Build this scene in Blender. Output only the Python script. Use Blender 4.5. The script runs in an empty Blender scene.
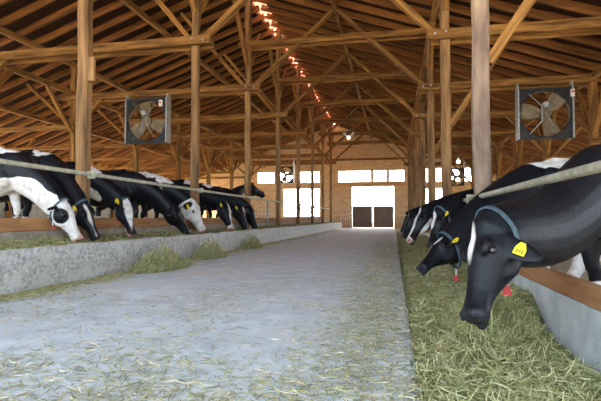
import bpy, bmesh, math, random
import numpy as np
from mathutils import Vector, Matrix, noise

# ------------------------------------------------------------------ camera, sky, sun, exposure
SC = bpy.context.scene
COL = SC.collection
EYE = 0.90
cam_d = bpy.data.cameras.new('camera'); cam = bpy.data.objects.new('camera', cam_d); COL.objects.link(cam)
cam_d.sensor_width = 36.0; cam_d.lens = 465.0 / 601.0 * 36.0; cam_d.clip_start = 0.05; cam_d.clip_end = 500
PHI = math.atan(17.5 / 465.0)
TH = math.atan(93.5 / 465.0 * math.cos(PHI))
cam.location = (0, 0, EYE)
fwd = Vector((-math.sin(TH) * math.cos(PHI), math.cos(TH) * math.cos(PHI), math.sin(PHI)))
cam.rotation_euler = fwd.to_track_quat('-Z', 'Y').to_euler()
SC.camera = cam

W = bpy.data.worlds.new('sky'); SC.world = W; W.use_nodes = True
nt = W.node_tree; nt.nodes.clear()
wo = nt.nodes.new('ShaderNodeOutputWorld'); bg = nt.nodes.new('ShaderNodeBackground')
bg.inputs['Color'].default_value = (0.66, 0.83, 1.0, 1); bg.inputs['Strength'].default_value = 5.8
nt.links.new(bg.outputs[0], wo.inputs[0])
# hazy sky, brighter toward the far end of the barn
wtc = nt.nodes.new('ShaderNodeTexCoord'); wsp = nt.nodes.new('ShaderNodeSeparateXYZ'); wmr = nt.nodes.new('ShaderNodeMapRange')
nt.links.new(wtc.outputs['Generated'], wsp.inputs[0]); nt.links.new(wsp.outputs['Y'], wmr.inputs[0])
wmr.inputs[1].default_value = -0.2; wmr.inputs[2].default_value = 1.0; wmr.inputs[3].default_value = 5.6; wmr.inputs[4].default_value = 17.0
nt.links.new(wmr.outputs[0], bg.inputs['Strength'])
wcr = nt.nodes.new('ShaderNodeMix'); wcr.data_type = 'RGBA'; wcr.inputs[6].default_value = (0.66, 0.83, 1.0, 1); wcr.inputs[7].default_value = (1.0, 0.95, 0.86, 1)
nt.links.new(wsp.outputs['Y'], wcr.inputs['Factor']); nt.links.new(wcr.outputs[2], bg.inputs['Color'])

sd = bpy.data.lights.new('sun', 'SUN'); sd.energy = 24.0; sd.angle = math.radians(0.6); sd.color = (1.0, 0.90, 0.74)
sun = bpy.data.objects.new('sun', sd); COL.objects.link(sun)
sun_dir = Vector((0.78, 0.35, -0.62)).normalized()          # light travels this way: from the left and a little behind
sun.rotation_euler = sun_dir.to_track_quat('-Z', 'Y').to_euler()
sun.location = (-30, -15, 25)

SC.view_settings.view_transform = 'Standard'; SC.view_settings.look = 'None'
SC.view_settings.gamma = 1.0; SC.view_settings.use_curve_mapping = False
SC.view_settings.exposure = 0.0
try:
    SC.cycles.use_denoising = True
    SC.cycles.max_bounces = 10; SC.cycles.diffuse_bounces = 7
except Exception:
    pass

random.seed(7)
RNG = np.random.default_rng(11)

# ------------------------------------------------------------------ materials
def new_mat(name):
    m = bpy.data.materials.new(name); m.use_nodes = True
    return m, m.node_tree, m.node_tree.nodes['Principled BSDF']

def noise_mat(name, c1, c2, scale=6.0, stretch=(1, 1, 1), rough=0.8, bump=0.2, c3=None, detail=6.0, metallic=0.0, coords='Object', spec=0.3, lo=0.35, hi=0.68):
    m, nt, p = new_mat(name)
    tc = nt.nodes.new('ShaderNodeTexCoord'); mp = nt.nodes.new('ShaderNodeMapping')
    mp.inputs['Scale'].default_value = stretch
    nt.links.new(tc.outputs[coords], mp.inputs['Vector'])
    oi = nt.nodes.new('ShaderNodeObjectInfo')
    ad = nt.nodes.new('ShaderNodeVectorMath'); ad.operation = 'ADD'
    ml = nt.nodes.new('ShaderNodeMath'); ml.operation = 'MULTIPLY'; ml.inputs[1].default_value = 37.0
    nt.links.new(oi.outputs['Random'], ml.inputs[0]); nt.links.new(mp.outputs[0], ad.inputs[0]); nt.links.new(ml.outputs[0], ad.inputs[1])
    n = nt.nodes.new('ShaderNodeTexNoise'); n.inputs['Scale'].default_value = scale; n.inputs['Detail'].default_value = detail; n.inputs['Roughness'].default_value = 0.62
    nt.links.new(ad.outputs[0], n.inputs['Vector'])
    r = nt.nodes.new('ShaderNodeValToRGB')
    r.color_ramp.elements[0].position = lo; r.color_ramp.elements[0].color = (*c1, 1)
    r.color_ramp.elements[1].position = hi; r.color_ramp.elements[1].color = (*c2, 1)
    nt.links.new(n.outputs['Fac'], r.inputs[0])
    out = r.outputs[0]
    if c3:
        n2 = nt.nodes.new('ShaderNodeTexNoise'); n2.inputs['Scale'].default_value = scale * 0.23; n2.inputs['Detail'].default_value = 4
        nt.links.new(ad.outputs[0], n2.inputs['Vector'])
        r2 = nt.nodes.new('ShaderNodeValToRGB'); r2.color_ramp.elements[0].position = 0.5; r2.color_ramp.elements[1].position = 0.62
        mx = nt.nodes.new('ShaderNodeMix'); mx.data_type = 'RGBA'
        nt.links.new(n2.outputs['Fac'], r2.inputs[0]); nt.links.new(r2.outputs[0], mx.inputs['Factor'])
        nt.links.new(out, mx.inputs[6]); mx.inputs[7].default_value = (*c3, 1)
        out = mx.outputs[2]
    hs = nt.nodes.new('ShaderNodeHueSaturation')
    mr = nt.nodes.new('ShaderNodeMapRange'); mr.inputs[3].default_value = 0.82; mr.inputs[4].default_value = 1.18
    nt.links.new(oi.outputs['Random'], mr.inputs[0]); nt.links.new(mr.outputs[0], hs.inputs['Value']); nt.links.new(out, hs.inputs['Color'])
    nt.links.new(hs.outputs[0], p.inputs['Base Color'])
    p.inputs['Roughness'].default_value = rough; p.inputs['Metallic'].default_value = metallic
    p.inputs['Specular IOR Level'].default_value = spec
    if bump:
        b = nt.nodes.new('ShaderNodeBump'); b.inputs['Strength'].default_value = bump; b.inputs['Distance'].default_value = 0.02
        nt.links.new(n.outputs['Fac'], b.inputs['Height']); nt.links.new(b.outputs[0], p.inputs['Normal'])
    return m

M = {}
M['timber'] = noise_mat('old_timber', (0.10, 0.042, 0.010), (0.42, 0.20, 0.050), 9, (1, 1, 0.09), 0.8, 0.35)
M['timber_post'] = noise_mat('weathered_post_timber', (0.12, 0.060, 0.024), (0.40, 0.215, 0.085), 8, (1, 1, 0.10), 0.8, 0.45)
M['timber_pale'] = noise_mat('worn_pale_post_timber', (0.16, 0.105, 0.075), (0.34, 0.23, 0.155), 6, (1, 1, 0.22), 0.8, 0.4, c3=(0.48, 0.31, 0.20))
M['rafter'] = noise_mat('rafter_timber', (0.11, 0.042, 0.012), (0.36, 0.14, 0.036), 7, (1, 1, 0.08), 0.85, 0.3)
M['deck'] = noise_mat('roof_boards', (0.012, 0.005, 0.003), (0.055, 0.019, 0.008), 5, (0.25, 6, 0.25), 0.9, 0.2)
M['boards'] = noise_mat('side_wall_boards', (0.42, 0.20, 0.07), (0.72, 0.40, 0.15), 5, (1, 0.3, 5), 0.85, 0.3)
M['concrete'] = noise_mat('aisle_concrete', (0.44, 0.48, 0.50), (0.64, 0.68, 0.70), 3.5, (1, 1, 1), 0.85, 0.12, c3=(0.54, 0.56, 0.56))
M['curb'] = noise_mat('rough_curb_concrete', (0.34, 0.33, 0.30), (0.80, 0.78, 0.74), 16.0, (1, 1, 1.3), 0.9, 1.0, c3=(0.66, 0.64, 0.60), detail=12, lo=.36, hi=.66)
M['wallcon'] = noise_mat('manger_wall_concrete', (0.36, 0.38, 0.38), (0.52, 0.54, 0.53), 6, (1, 1, 1), 0.85, 0.3)
M['browncon'] = noise_mat('dusty_brown_concrete', (0.30, 0.24, 0.18), (0.48, 0.41, 0.34), 6, (1, 1, 1), 0.9, 0.3)
M['plank'] = noise_mat('manger_plank_wood', (0.30, 0.13, 0.05), (0.52, 0.27, 0.12), 6, (1, 1, 0.12), 0.8, 0.35)
M['bedding'] = noise_mat('straw_bedding', (0.34, 0.25, 0.14), (0.62, 0.50, 0.32), 9, (1, 1, 1), 0.95, 0.5)
M['ground'] = noise_mat('dry_yard_ground', (0.50, 0.41, 0.28), (0.66, 0.56, 0.40), 0.8, (1, 1, 1), 0.95, 0.1)
M['pipe'] = noise_mat('dusty_rail_pipe', (0.30, 0.28, 0.20), (0.50, 0.47, 0.35), 12, (1, 1, 0.15), 0.55, 0.15)
M['steel'] = noise_mat('dull_galvanised_steel', (0.30, 0.31, 0.32), (0.46, 0.47, 0.48), 10, rough=0.45, metallic=0.5, bump=0.05)
M['white_metal'] = noise_mat('white_painted_metal', (0.68, 0.66, 0.62), (0.80, 0.79, 0.76), 6, rough=0.5, bump=0.05)
M['fan_dark'] = noise_mat('dark_fan_housing', (0.018, 0.019, 0.023), (0.05, 0.05, 0.055), 8, rough=0.6, bump=0.1)
M['fan_blade'] = noise_mat('dusty_fan_blade', (0.15, 0.11, 0.065), (0.28, 0.22, 0.14), 5, rough=0.6, bump=0.1)
M['door'] = noise_mat('grey_brown_door_boards', (0.17, 0.115, 0.08), (0.28, 0.20, 0.145), 8, (6, 1, 0.3), 0.85, 0.2)
M['tag'] = noise_mat('yellow_plastic', (0.80, 0.62, 0.02), (0.90, 0.72, 0.04), 4, rough=0.4, bump=0)
M['tag_mark'] = noise_mat('black_tag_ink', (0.02, 0.02, 0.02), (0.03, 0.03, 0.03), 4, rough=0.5, bump=0)
M['collar'] = noise_mat('blue_grey_webbing', (0.04, 0.065, 0.085), (0.09, 0.135, 0.165), 30, rough=0.8, bump=0.3)
M['red'] = noise_mat('red_plastic', (0.38, 0.02, 0.02), (0.50, 0.04, 0.03), 5, rough=0.4, bump=0)
M['eye'] = noise_mat('dark_wet_eye', (0.012, 0.008, 0.006), (0.02, 0.012, 0.01), 4, rough=0.08, bump=0, spec=0.6)
M['hoof'] = noise_mat('dark_horn', (0.06, 0.05, 0.04), (0.12, 0.10, 0.08), 9, rough=0.6, bump=0.1)
M['nostril'] = noise_mat('wet_dark_nostril', (0.01, 0.008, 0.008), (0.02, 0.015, 0.015), 9, rough=0.4, bump=0)

def lamp_mat():
    m, nt, p = new_mat('lit_bulb_glass')
    p.inputs['Base Color'].default_value = (1, 1, 1, 1)
    p.inputs['Emission Color'].default_value = (1, 0.95, 0.85, 1); p.inputs['Emission Strength'].default_value = 4
    return m
M['bulb'] = lamp_mat()

def sunlit_panel_mat():
    m, nt, p = new_mat('sunlit_pink_ridge_panel')
    nt.nodes.remove(p)
    o = nt.nodes['Material Output']
    t = nt.nodes.new('ShaderNodeBsdfTranslucent'); d = nt.nodes.new('ShaderNodeBsdfDiffuse'); mx = nt.nodes.new('ShaderNodeMixShader')
    t.inputs[0].default_value = (0.85, 0.45, 0.34, 1); d.inputs[0].default_value = (0.7, 0.42, 0.34, 1); mx.inputs[0].default_value = 0.35  # pink of sunlit ridge wood put into the panel colour
    nt.links.new(t.outputs[0], mx.inputs[1]); nt.links.new(d.outputs[0], mx.inputs[2]); nt.links.new(mx.outputs[0], o.inputs[0])
    return m
M['sunlit_panel'] = sunlit_panel_mat()

def brick_mat():
    m, nt, p = new_mat('orange_brickwork')
    tc = nt.nodes.new('ShaderNodeTexCoord'); sp = nt.nodes.new('ShaderNodeSeparateXYZ'); cb = nt.nodes.new('ShaderNodeCombineXYZ')
    nt.links.new(tc.outputs['Object'], sp.inputs[0]); nt.links.new(sp.outputs[0], cb.inputs[0]); nt.links.new(sp.outputs[2], cb.inputs[1])
    b = nt.nodes.new('ShaderNodeTexBrick'); b.inputs['Scale'].default_value = 1.0
    b.inputs['Brick Width'].default_value = 0.5; b.inputs['Row Height'].default_value = 0.22; b.inputs['Mortar Size'].default_value = 0.018
    b.inputs['Color1'].default_value = (0.60, 0.33, 0.14, 1); b.inputs['Color2'].default_value = (0.74, 0.46, 0.22, 1); b.inputs['Mortar'].default_value = (0.76, 0.58, 0.38, 1)
    nt.links.new(cb.outputs[0], b.inputs['Vector']); nt.links.new(b.outputs[0], p.inputs['Base Color'])
    p.inputs['Roughness'].default_value = 0.9
    return m
M['brick'] = brick_mat()

def straw_mat(name, cols):
    m, nt, p = new_mat(name)
    g = nt.nodes.new('ShaderNodeNewGeometry'); r = nt.nodes.new('ShaderNodeValToRGB'); r.color_ramp.interpolation = 'LINEAR'
    els = r.color_ramp.elements
    while len(els) < len(cols): els.new(0.5)
    for i, c in enumerate(cols):
        els[i].position = i / (len(cols) - 1); els[i].color = (*c, 1)
    nt.links.new(g.outputs['Random Per Island'], r.inputs[0]); nt.links.new(r.outputs[0], p.inputs['Base Color'])
    p.inputs['Roughness'].default_value = 0.75; p.inputs['Specular IOR Level'].default_value = 0.25
    return m
GREENS = [(0.10, 0.12, 0.04), (0.30, 0.32, 0.12), (0.52, 0.51, 0.22), (0.72, 0.64, 0.34), (0.34, 0.36, 0.15), (0.88, 0.80, 0.50)]
M['hay'] = straw_mat('green_hay_blades', GREENS)
M['straw'] = straw_mat('scattered_straw_blades', [(0.16, 0.15, 0.08), (0.36, 0.36, 0.18), (0.62, 0.52, 0.28), (0.26, 0.28, 0.15), (0.88, 0.80, 0.56), (0.14, 0.11, 0.06)])
M['haybed'] = noise_mat('packed_hay', (0.10, 0.11, 0.045), (0.34, 0.34, 0.16), 14, rough=0.95, bump=0.6)

def coat_mat():
    m, nt, p = new_mat('black_and_white_cow_coat')
    a = nt.nodes.new('ShaderNodeAttribute'); a.attribute_name = 'patch'
    b = nt.nodes.new('ShaderNodeAttribute'); b.attribute_name = 'muzzle'
    r = nt.nodes.new('ShaderNodeMapRange'); r.inputs[1].default_value = -0.006; r.inputs[2].default_value = 0.006
    nt.links.new(a.outputs['Fac'], r.inputs[0])
    tc = nt.nodes.new('ShaderNodeTexCoord'); n = nt.nodes.new('ShaderNodeTexNoise'); n.inputs['Scale'].default_value = 9; n.inputs['Detail'].default_value = 8
    nt.links.new(tc.outputs['Object'], n.inputs['Vector'])
    wr = nt.nodes.new('ShaderNodeValToRGB'); wr.color_ramp.elements[0].position = 0.3; wr.color_ramp.elements[0].color = (0.50, 0.42, 0.34, 1)
    wr.color_ramp.elements[1].position = 0.55; wr.color_ramp.elements[1].color = (0.74, 0.70, 0.66, 1)
    br = nt.nodes.new('ShaderNodeValToRGB'); br.color_ramp.elements[0].position = 0.35; br.color_ramp.elements[0].color = (0.003, 0.004, 0.006, 1)
    br.color_ramp.elements[1].position = 0.75; br.color_ramp.elements[1].color = (0.009, 0.009, 0.012, 1)
    nt.links.new(n.outputs['Fac'], wr.inputs[0]); nt.links.new(n.outputs['Fac'], br.inputs[0])
    mx = nt.nodes.new('ShaderNodeMix'); mx.data_type = 'RGBA'
    nt.links.new(r.outputs[0], mx.inputs['Factor']); nt.links.new(wr.outputs[0], mx.inputs[6]); nt.links.new(br.outputs[0], mx.inputs[7])
    # bare skin of the muzzle: pink on a white face, slate on a black one
    sk = nt.nodes.new('ShaderNodeMix'); sk.data_type = 'RGBA'
    sk.inputs[6].default_value = (0.62, 0.33, 0.28, 1); sk.inputs[7].default_value = (0.022, 0.022, 0.026, 1)
    nt.links.new(r.outputs[0], sk.inputs['Factor'])
    mm = nt.nodes.new('ShaderNodeMix'); mm.data_type = 'RGBA'
    nt.links.new(b.outputs['Fac'], mm.inputs['Factor']); nt.links.new(mx.outputs[2], mm.inputs[6]); nt.links.new(sk.outputs[2], mm.inputs[7])
    nt.links.new(mm.outputs[2], p.inputs['Base Color'])
    p.inputs['Roughness'].default_value = 0.45; p.inputs['Specular IOR Level'].default_value = 0.24
    n2 = nt.nodes.new('ShaderNodeTexNoise'); n2.inputs['Scale'].default_value = 60; n2.inputs['Detail'].default_value = 4
    nt.links.new(tc.outputs['Object'], n2.inputs['Vector'])
    bp = nt.nodes.new('ShaderNodeBump'); bp.inputs['Strength'].default_value = 0.25; bp.inputs['Distance'].default_value = 0.01
    nt.links.new(n2.outputs['Fac'], bp.inputs['Height']); nt.links.new(bp.outputs[0], p.inputs['Normal'])
    return m
M['coat'] = coat_mat()

# ------------------------------------------------------------------ helpers
def tag(o, label=None, cat=None, group=None, kind=None):
    if label: o['label'] = label
    if cat: o['category'] = cat
    if group: o['group'] = group
    if kind: o['kind'] = kind
    return o

def empty(name, loc, label, cat, group=None):
    o = bpy.data.objects.new(name, None); COL.objects.link(o); o.location = loc; o.empty_display_size = 0.1
    return tag(o, label, cat, group)

def link_mesh(name, verts, faces, mat, parent=None, smooth=False, origin=None):
    """one mesh object in world coordinates; its own origin at `origin` (or its parent's)."""
    if origin is None:
        origin = Vector((0, 0, 0)) if parent is None else None
    base = Vector(parent.matrix_basis.translation) if parent is not None else Vector((0, 0, 0))
    if parent is not None and parent.parent is not None:
        base = base + Vector(parent.parent.matrix_basis.translation)
    off = base if origin is None else Vector(origin)
    me = bpy.data.meshes.new(name)
    me.from_pydata([tuple(Vector(v) - off) for v in verts], [], faces)
    if smooth:
        me.polygons.foreach_set('use_smooth', [True] * len(me.polygons))
    if mat: me.materials.append(mat)
    me.update()
    o = bpy.data.objects.new(name, me); COL.objects.link(o)
    if parent is not None:
        o.parent = parent
        o.location = off - base
    else:
        o.location = off
    return o

def fix_normals(o):
    bm = bmesh.new(); bm.from_mesh(o.data); bmesh.ops.recalc_face_normals(bm, faces=bm.faces); bm.to_mesh(o.data); bm.free()

def beam(name, p0, p1, w, h, mat, parent=None, up=(0, 0, 1), bevel=0.012, rough=0.0, seed=0):
    """a timber from p0 to p1, long axis on its own local Z so that the grain runs along it; w across, h along `up`."""
    p0 = Vector(p0); p1 = Vector(p1); d = p1 - p0; L = d.length; z = d.normalized()
    u = Vector(up)
    if abs(u.dot(z)) > 0.97: u = Vector((0, 1, 0))
    y = (u - z * u.dot(z)).normalized(); x = y.cross(z)
    n = max(1, int(L / 0.5)) if rough else 1
    rr = random.Random(seed)
    bm = bmesh.new(); rings = []
    b = min(bevel, w * 0.2)
    for i in range(n + 1):
        t = L * i / n
        jx, jy = (rr.uniform(-rough, rough), rr.uniform(-rough, rough)) if rough else (0, 0)
        s = 1 + (rr.uniform(-0.04, 0.04) if rough else 0)
        W2, H2 = w / 2 * s, h / 2 * s
        pts = [(-W2 + b, -H2), (W2 - b, -H2), (W2, -H2 + b), (W2, H2 - b), (W2 - b, H2), (-W2 + b, H2), (-W2, H2 - b), (-W2, -H2 + b)]
        rings.append([bm.verts.new((px + jx, py + jy, t)) for px, py in pts])
    for i in range(n):
        for k in range(8):
            bm.faces.new((rings[i][k], rings[i][(k + 1) % 8], rings[i + 1][(k + 1) % 8], rings[i + 1][k]))
    bm.faces.new(rings[0][::-1]); bm.faces.new(rings[-1])
    me = bpy.data.meshes.new(name); bm.to_mesh(me); bm.free(); me.materials.append(mat)
    o = bpy.data.objects.new(name, me); COL.objects.link(o)
    R = Matrix((x, y, z)).transposed().to_4x4()
    base = Vector((0, 0, 0))
    if parent is not None:
        base = Vector(parent.matrix_basis.translation); o.parent = parent
        if parent.parent is not None: base = base + Vector(parent.parent.matrix_basis.translation)
        if parent.type != 'EMPTY' and parent.matrix_basis.to_3x3() != Matrix.Identity(3):
            o.matrix_basis = parent.matrix_basis.inverted() @ (Matrix.Translation(p0) @ R)
            return o
    o.matrix_basis = Matrix.Translation(p0 - base) @ R
    return o

def box_geo(x0, x1, y0, y1, z0, z1):
    v = [(x0, y0, z0), (x1, y0, z0), (x1, y1, z0), (x0, y1, z0), (x0, y0, z1), (x1, y0, z1), (x1, y1, z1), (x0, y1, z1)]
    f = [(3, 2, 1, 0), (4, 5, 6, 7), (0, 1, 5, 4), (1, 2, 6, 5), (2, 3, 7, 6), (3, 0, 4, 7)]
    return v, f

def join_geo(parts):
    V, F = [], []
    for v, f in parts:
        n = len(V); V += [tuple(q) for q in v]; F += [tuple(i + n for i in g) for g in f]
    return V, F

def tube_geo(pts, r, seg=10, cap=True):
    pts = [Vector(p) for p in pts]; rs = r if isinstance(r, (list, tuple)) else [r] * len(pts)
    V, F = [], []; prev = None
    for i, p in enumerate(pts):
        t = (pts[min(i + 1, len(pts) - 1)] - pts[max(i - 1, 0)]).normalized()
        if prev is None:
            a = Vector((0, 0, 1)) if abs(t.z) < 0.9 else Vector((1, 0, 0)); n = (a - t * a.dot(t)).normalized()
        else:
            n = (prev - t * prev.dot(t)).normalized()
        prev = n; b = t.cross(n)
        for k in range(seg):
            an = 2 * math.pi * k / seg; V.append(p + (n * math.cos(an) + b * math.sin(an)) * rs[i])
    for i in range(len(pts) - 1):
        for k in range(seg):
            F.append((i * seg + k, i * seg + (k + 1) % seg, (i + 1) * seg + (k + 1) % seg, (i + 1) * seg + k))
    if cap:
        F.append(tuple(range(seg))[::-1]); F.append(tuple((len(pts) - 1) * seg + k for k in range(seg)))
    return V, F

def sphere_geo(c, r, seg=14, rings=9, frame=None):
    c = Vector(c); r = Vector(r) if not isinstance(r, (int, float)) else Vector((r, r, r))
    fr = frame or Matrix.Identity(3)
    V, F = [], []
    for i in range(1, rings):
        ph = math.pi * i / rings
        for k in range(seg):
            a = 2 * math.pi * k / seg
            V.append(c + fr @ Vector((r.x * math.sin(ph) * math.cos(a), r.y * math.sin(ph) * math.sin(a), r.z * math.cos(ph))))
    V.append(c + fr @ Vector((0, 0, r.z))); V.append(c + fr @ Vector((0, 0, -r.z)))
    top, bot = len(V) - 2, len(V) - 1
    for i in range(rings - 2):
        for k in range(seg):
            F.append((i * seg + k, (i + 1) * seg + k, (i + 1) * seg + (k + 1) % seg, i * seg + (k + 1) % seg))
    for k in range(seg):
        F.append((top, k, (k + 1) % seg)); F.append((bot, (rings - 2) * seg + (k + 1) % seg, (rings - 2) * seg + k))
    return V, F

def loft_geo(stations, seg=20):
    """stations: (centre, side vector, up vector, half width, height above centre, height below centre)"""
    V, F = [], []
    for c, sx, up, hw, ha, hb in stations:
        for k in range(seg):
            a = 2 * math.pi * k / seg; ca, sa = math.cos(a), math.sin(a)
            h = ha if sa > 0 else hb
            V.append(Vector(c) + Vector(sx) * (hw * ca) + Vector(up) * (h * sa))
    n = len(stations)
    for i in range(n - 1):
        for k in range(seg):
            F.append((i * seg + k, i * seg + (k + 1) % seg, (i + 1) * seg + (k + 1) % seg, (i + 1) * seg + k))
    F.append(tuple(range(seg))[::-1]); F.append(tuple((n - 1) * seg + k for k in range(seg)))
    return V, F

# ------------------------------------------------------------------ the barn: measures
CX2 = 0.961; SCX = 0.193
def X_at(x, Y):                      # how far to the side something at distance Y along the aisle stands
    return CX2 * Y * (x - 394.0) / (465.0 + SCX * (x - 394.0))
K = 1.09
XL, XR = -5.12, 1.22
Y0, BAY = 6.91, 4.49
YB = [Y0 + BAY * k for k in range(8)]
YW = 42.8
YN = -3.0                            # the open end behind the viewer
XE_L, XE_R = -19.6, 10.9
RX, RZ, SL = -5.29, 9.51, 0.35
def roof_z(x): return RZ - SL * abs(x - RX)
FL_L, FL_R = 0.62, 0.12              # height of the standings left and right

# ------------------------------------------------------------------ ground, floors
v, f = box_geo(-90, 90, -60, 140, -0.6, -0.25)
tag(link_mesh('ground', v, f, M['ground']), kind='structure')
v, f = box_geo(-4.45, 0.12, YN, YW + 1.0, -0.25, 0.0)
# aisle slab with a slightly bevelled free edge
o = link_mesh('floor', v, f, M['concrete']); tag(o, kind='structure')
bv = o.modifiers.new('b', 'BEVEL'); bv.width = 0.015; bv.segments = 2
v, f = box_geo(0.12, 1.20, YN, YW, -0.25, -0.12)
tag(link_mesh('floor.001', v, f, M['wallcon']), kind='structure')
v, f = box_geo(1.34, XE_R, YN, YW, -0.25, FL_R)
tag(link_mesh('floor.002', v, f, M['bedding']), kind='structure')
v, f = box_geo(XE_L, -5.42, YN, YW, -0.25, FL_L)
tag(link_mesh('floor.003', v, f, M['bedding']), kind='structure')
v, f = box_geo(-5.42, -4.45, YN, YW - 3.0, -0.25, 0.34)
tag(link_mesh('floor.004', v, f, M['wallcon']), kind='structure')

# left curb (front wall of the manger), rear manger walls with their planks
def rough_slab(name, x0, x1, y0, y1, z0, z1, mat, amp=0.012, step=0.12, sx=1):
    ny = int((y1 - y0) / step); nz = max(2, int((z1 - z0) / 0.08))
    V, F = [], []
    prof = [(x0, z0 + (z1 - z0) * i / nz) for i in range(nz + 1)] + [(x1, z1 - (z1 - z0) * i / nz) for i in range(nz + 1)]
    n = len(prof)
    for j in range(ny + 1):
        y = y0 + (y1 - y0) * j / ny
        for (x, z) in prof:
            q = noise.noise(Vector((x * 3, y * 2.1, z * 5))) * amp + noise.noise(Vector((x * 9, y * 11, z * 13))) * amp * 0.5
            V.append((x + (q if x == x1 else 0), y, z + (q if z == z1 else 0)))
    for j in range(ny):
        for k in range(n):
            F.append((j * n + k, j * n + (k + 1) % n, (j + 1) * n + (k + 1) % n, (j + 1) * n + k))
    F.append(tuple(range(n))[::-1]); F.append(tuple(ny * n + k for k in range(n)))
    o = link_mesh(name, V, F, mat, smooth=False); fix_normals(o)
    return o
o = rough_slab('manger_curb', -4.56, -4.40, YN, YW - 3.0, -0.02, 0.522, M['curb'], 0.022)
tag(o, 'long rough concrete curb along the left side of the aisle, front of the left manger', 'curb')
o = rough_slab('curb_end_block', -4.56, -4.38, YW - 2.95, YW - 2.6, -0.02, 0.42, M['red'], 0.004)
tag(o, 'small red painted block at the far end of the left concrete curb', 'block')
t = empty('manger_wall', (-5.2, 10, 0), 'rear wall of the left manger, concrete topped by a brown plank under the cows necks', 'wall')
link_mesh('concrete_wall', *box_geo(-5.41, -5.28, YN, YW - 3, 0.342, 0.70), M['browncon'], t)
for k in range(9):
    beam('plank', (-5.34, YN + k * 4.4, 0.802), (-5.34, YN + k * 4.4 + 4.39, 0.802), 0.09, 0.20, M['plank'], t, rough=0.004, seed=k)
t = empty('manger_wall', (1.27, 10, 0), 'rear wall of the right manger, grey concrete topped by a brown plank', 'wall')
wr = rough_slab('concrete_wall', 1.335, 1.20, YN, YW, -0.14, 0.34, M['wallcon'], 0.006)
wr.parent = t; wr.location = (-1.27, -10, 0)
for k in range(10):
    beam('plank', (1.25, YN + k * 4.2, 0.405), (1.25, YN + k * 4.2 + 4.19, 0.405), 0.085, 0.145, M['plank'], t, rough=0.003, seed=k + 40)

# ------------------------------------------------------------------ roof
def roof_plane(name, xa, xb):
    za, zb = roof_z(xa) + 0.12, roof_z(xb) + 0.12
    V = [(xa, YN, za), (xb, YN, zb), (xb, YW, zb), (xa, YW, za)]
    V += [(x, y, z + 0.05) for x, y, z in V]
    F = [(0, 1, 2, 3), (7, 6, 5, 4), (0, 4, 5, 1), (1, 5, 6, 2), (2, 6, 7, 3), (3, 7, 4, 0)]
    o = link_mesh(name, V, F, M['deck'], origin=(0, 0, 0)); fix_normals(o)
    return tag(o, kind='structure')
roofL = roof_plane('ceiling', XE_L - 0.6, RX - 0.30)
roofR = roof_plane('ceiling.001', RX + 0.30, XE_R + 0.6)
def rafters(par, xa, xb):
    y = YN + 0.2
    while y < YW - 0.1:
        beam('rafter', (xa, y, roof_z(xa)), (xb, y, roof_z(xb)), 0.10, 0.22, M['rafter'], par, bevel=0.01, rough=0.008, seed=int(y * 10))
        y += 0.80
rafters(roofL, XE_L - 0.5, RX - 0.05)
rafters(roofR, XE_R + 0.5, RX + 0.05)
# ridge: translucent panels added over the open slot, pink put in for sunlit boards
t = empty('sunlit_ridge_strip', (RX, 15, RZ + 0.2), 'added translucent ridge strip running the length of the roof, tinted pink like sunlit boards', 'sunlit_panel')
y = YN; k = 0
while y < YW - 0.5:
    link_mesh('panel', *box_geo(RX - 0.34, RX + 0.34, y, min(y + 1.50, YW), RZ + 0.24, RZ + 0.255), M['sunlit_panel'], t)
    y += 1.6; k += 1
y = YN
while y < YW - 1:
    beam('batten', (RX - .34, y + 1.55, RZ + 0.18), (RX + .34, y + 1.55, RZ + 0.18), 0.08, 0.12, M['rafter'], t)
    y += 1.6
link_mesh('ridge_board', *box_geo(RX - 0.36, RX - 0.32, YN, YW, RZ - 0.02, RZ + 0.24), M['rafter'], t)

# ------------------------------------------------------------------ gable wall with its openings
def cut_wall(name, xs, zs, holes, y0, y1, top, mat):
    """wall in the XZ plane, cut on a grid of xs, zs; cells inside a hole are left open; `top` clips the roof line"""
    xs = sorted(set(xs)); zs = sorted(set(zs)); parts = []
    for i in range(len(xs) - 1):
        for j in range(len(zs) - 1):
            xm, zm = (xs[i] + xs[i + 1]) / 2, (zs[j] + zs[j + 1]) / 2
            if any(h[0] < xm < h[1] and h[2] < zm < h[3] for h in holes): continue
            parts.append(box_geo(xs[i], xs[i + 1], y0, y1, zs[j], zs[j + 1]))
    V, F = join_geo(parts)
    for i, q in enumerate(V):
        V[i] = (q[0], q[1], min(q[2], top(q[0])) if q[2] < 8.9 else top(q[0]))
    return link_mesh(name, V, F, mat)
def XW(x): return X_at(x, YW)
def ZW(y, x=370):
    X = XW(x); return EYE + (218 - y) * (0.9803 * YW - 0.197 * X) / 465.0
zt0, zt1 = ZW(182), ZW(170)
holes = [
    (XW(257), XW(274.5), zt0, zt1), (XW(279), XW(294), zt0, zt1), (XW(299), XW(320), zt0, zt1),
    (XW(283), XW(320), 1.0, ZW(187.5)),
    (XW(338), XW(371.5), zt0, zt1), (XW(373), XW(387.5), zt0, zt1), (XW(389), XW(405), zt0, zt1),
    (XW(352), XW(394), -0.1, ZW(185)),
    (XW(426), XW(430.5), zt0 - .1, zt1 + .1), (XW(436), XW(444.5), zt0 - .1, zt1 + .1), (XW(452), XW(461), zt0 - .1, zt1 + .1), (XW(465), XW(479), zt0 - .1, zt1 + .1),
    (XW(436), XW(444.5), 1.0, ZW(189)), (XW(426), XW(430.5), 1.0, ZW(189)),
]
xs = [XE_L, RX, XE_R, XL, XR] + [h[0] for h in holes] + [h[1] for h in holes]
zs = [-0.25, 4.85, 9.0] + [h[2] for h in holes] + [h[3] for h in holes]
xs += [XE_L + i for i in range(1, 28)]
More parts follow.
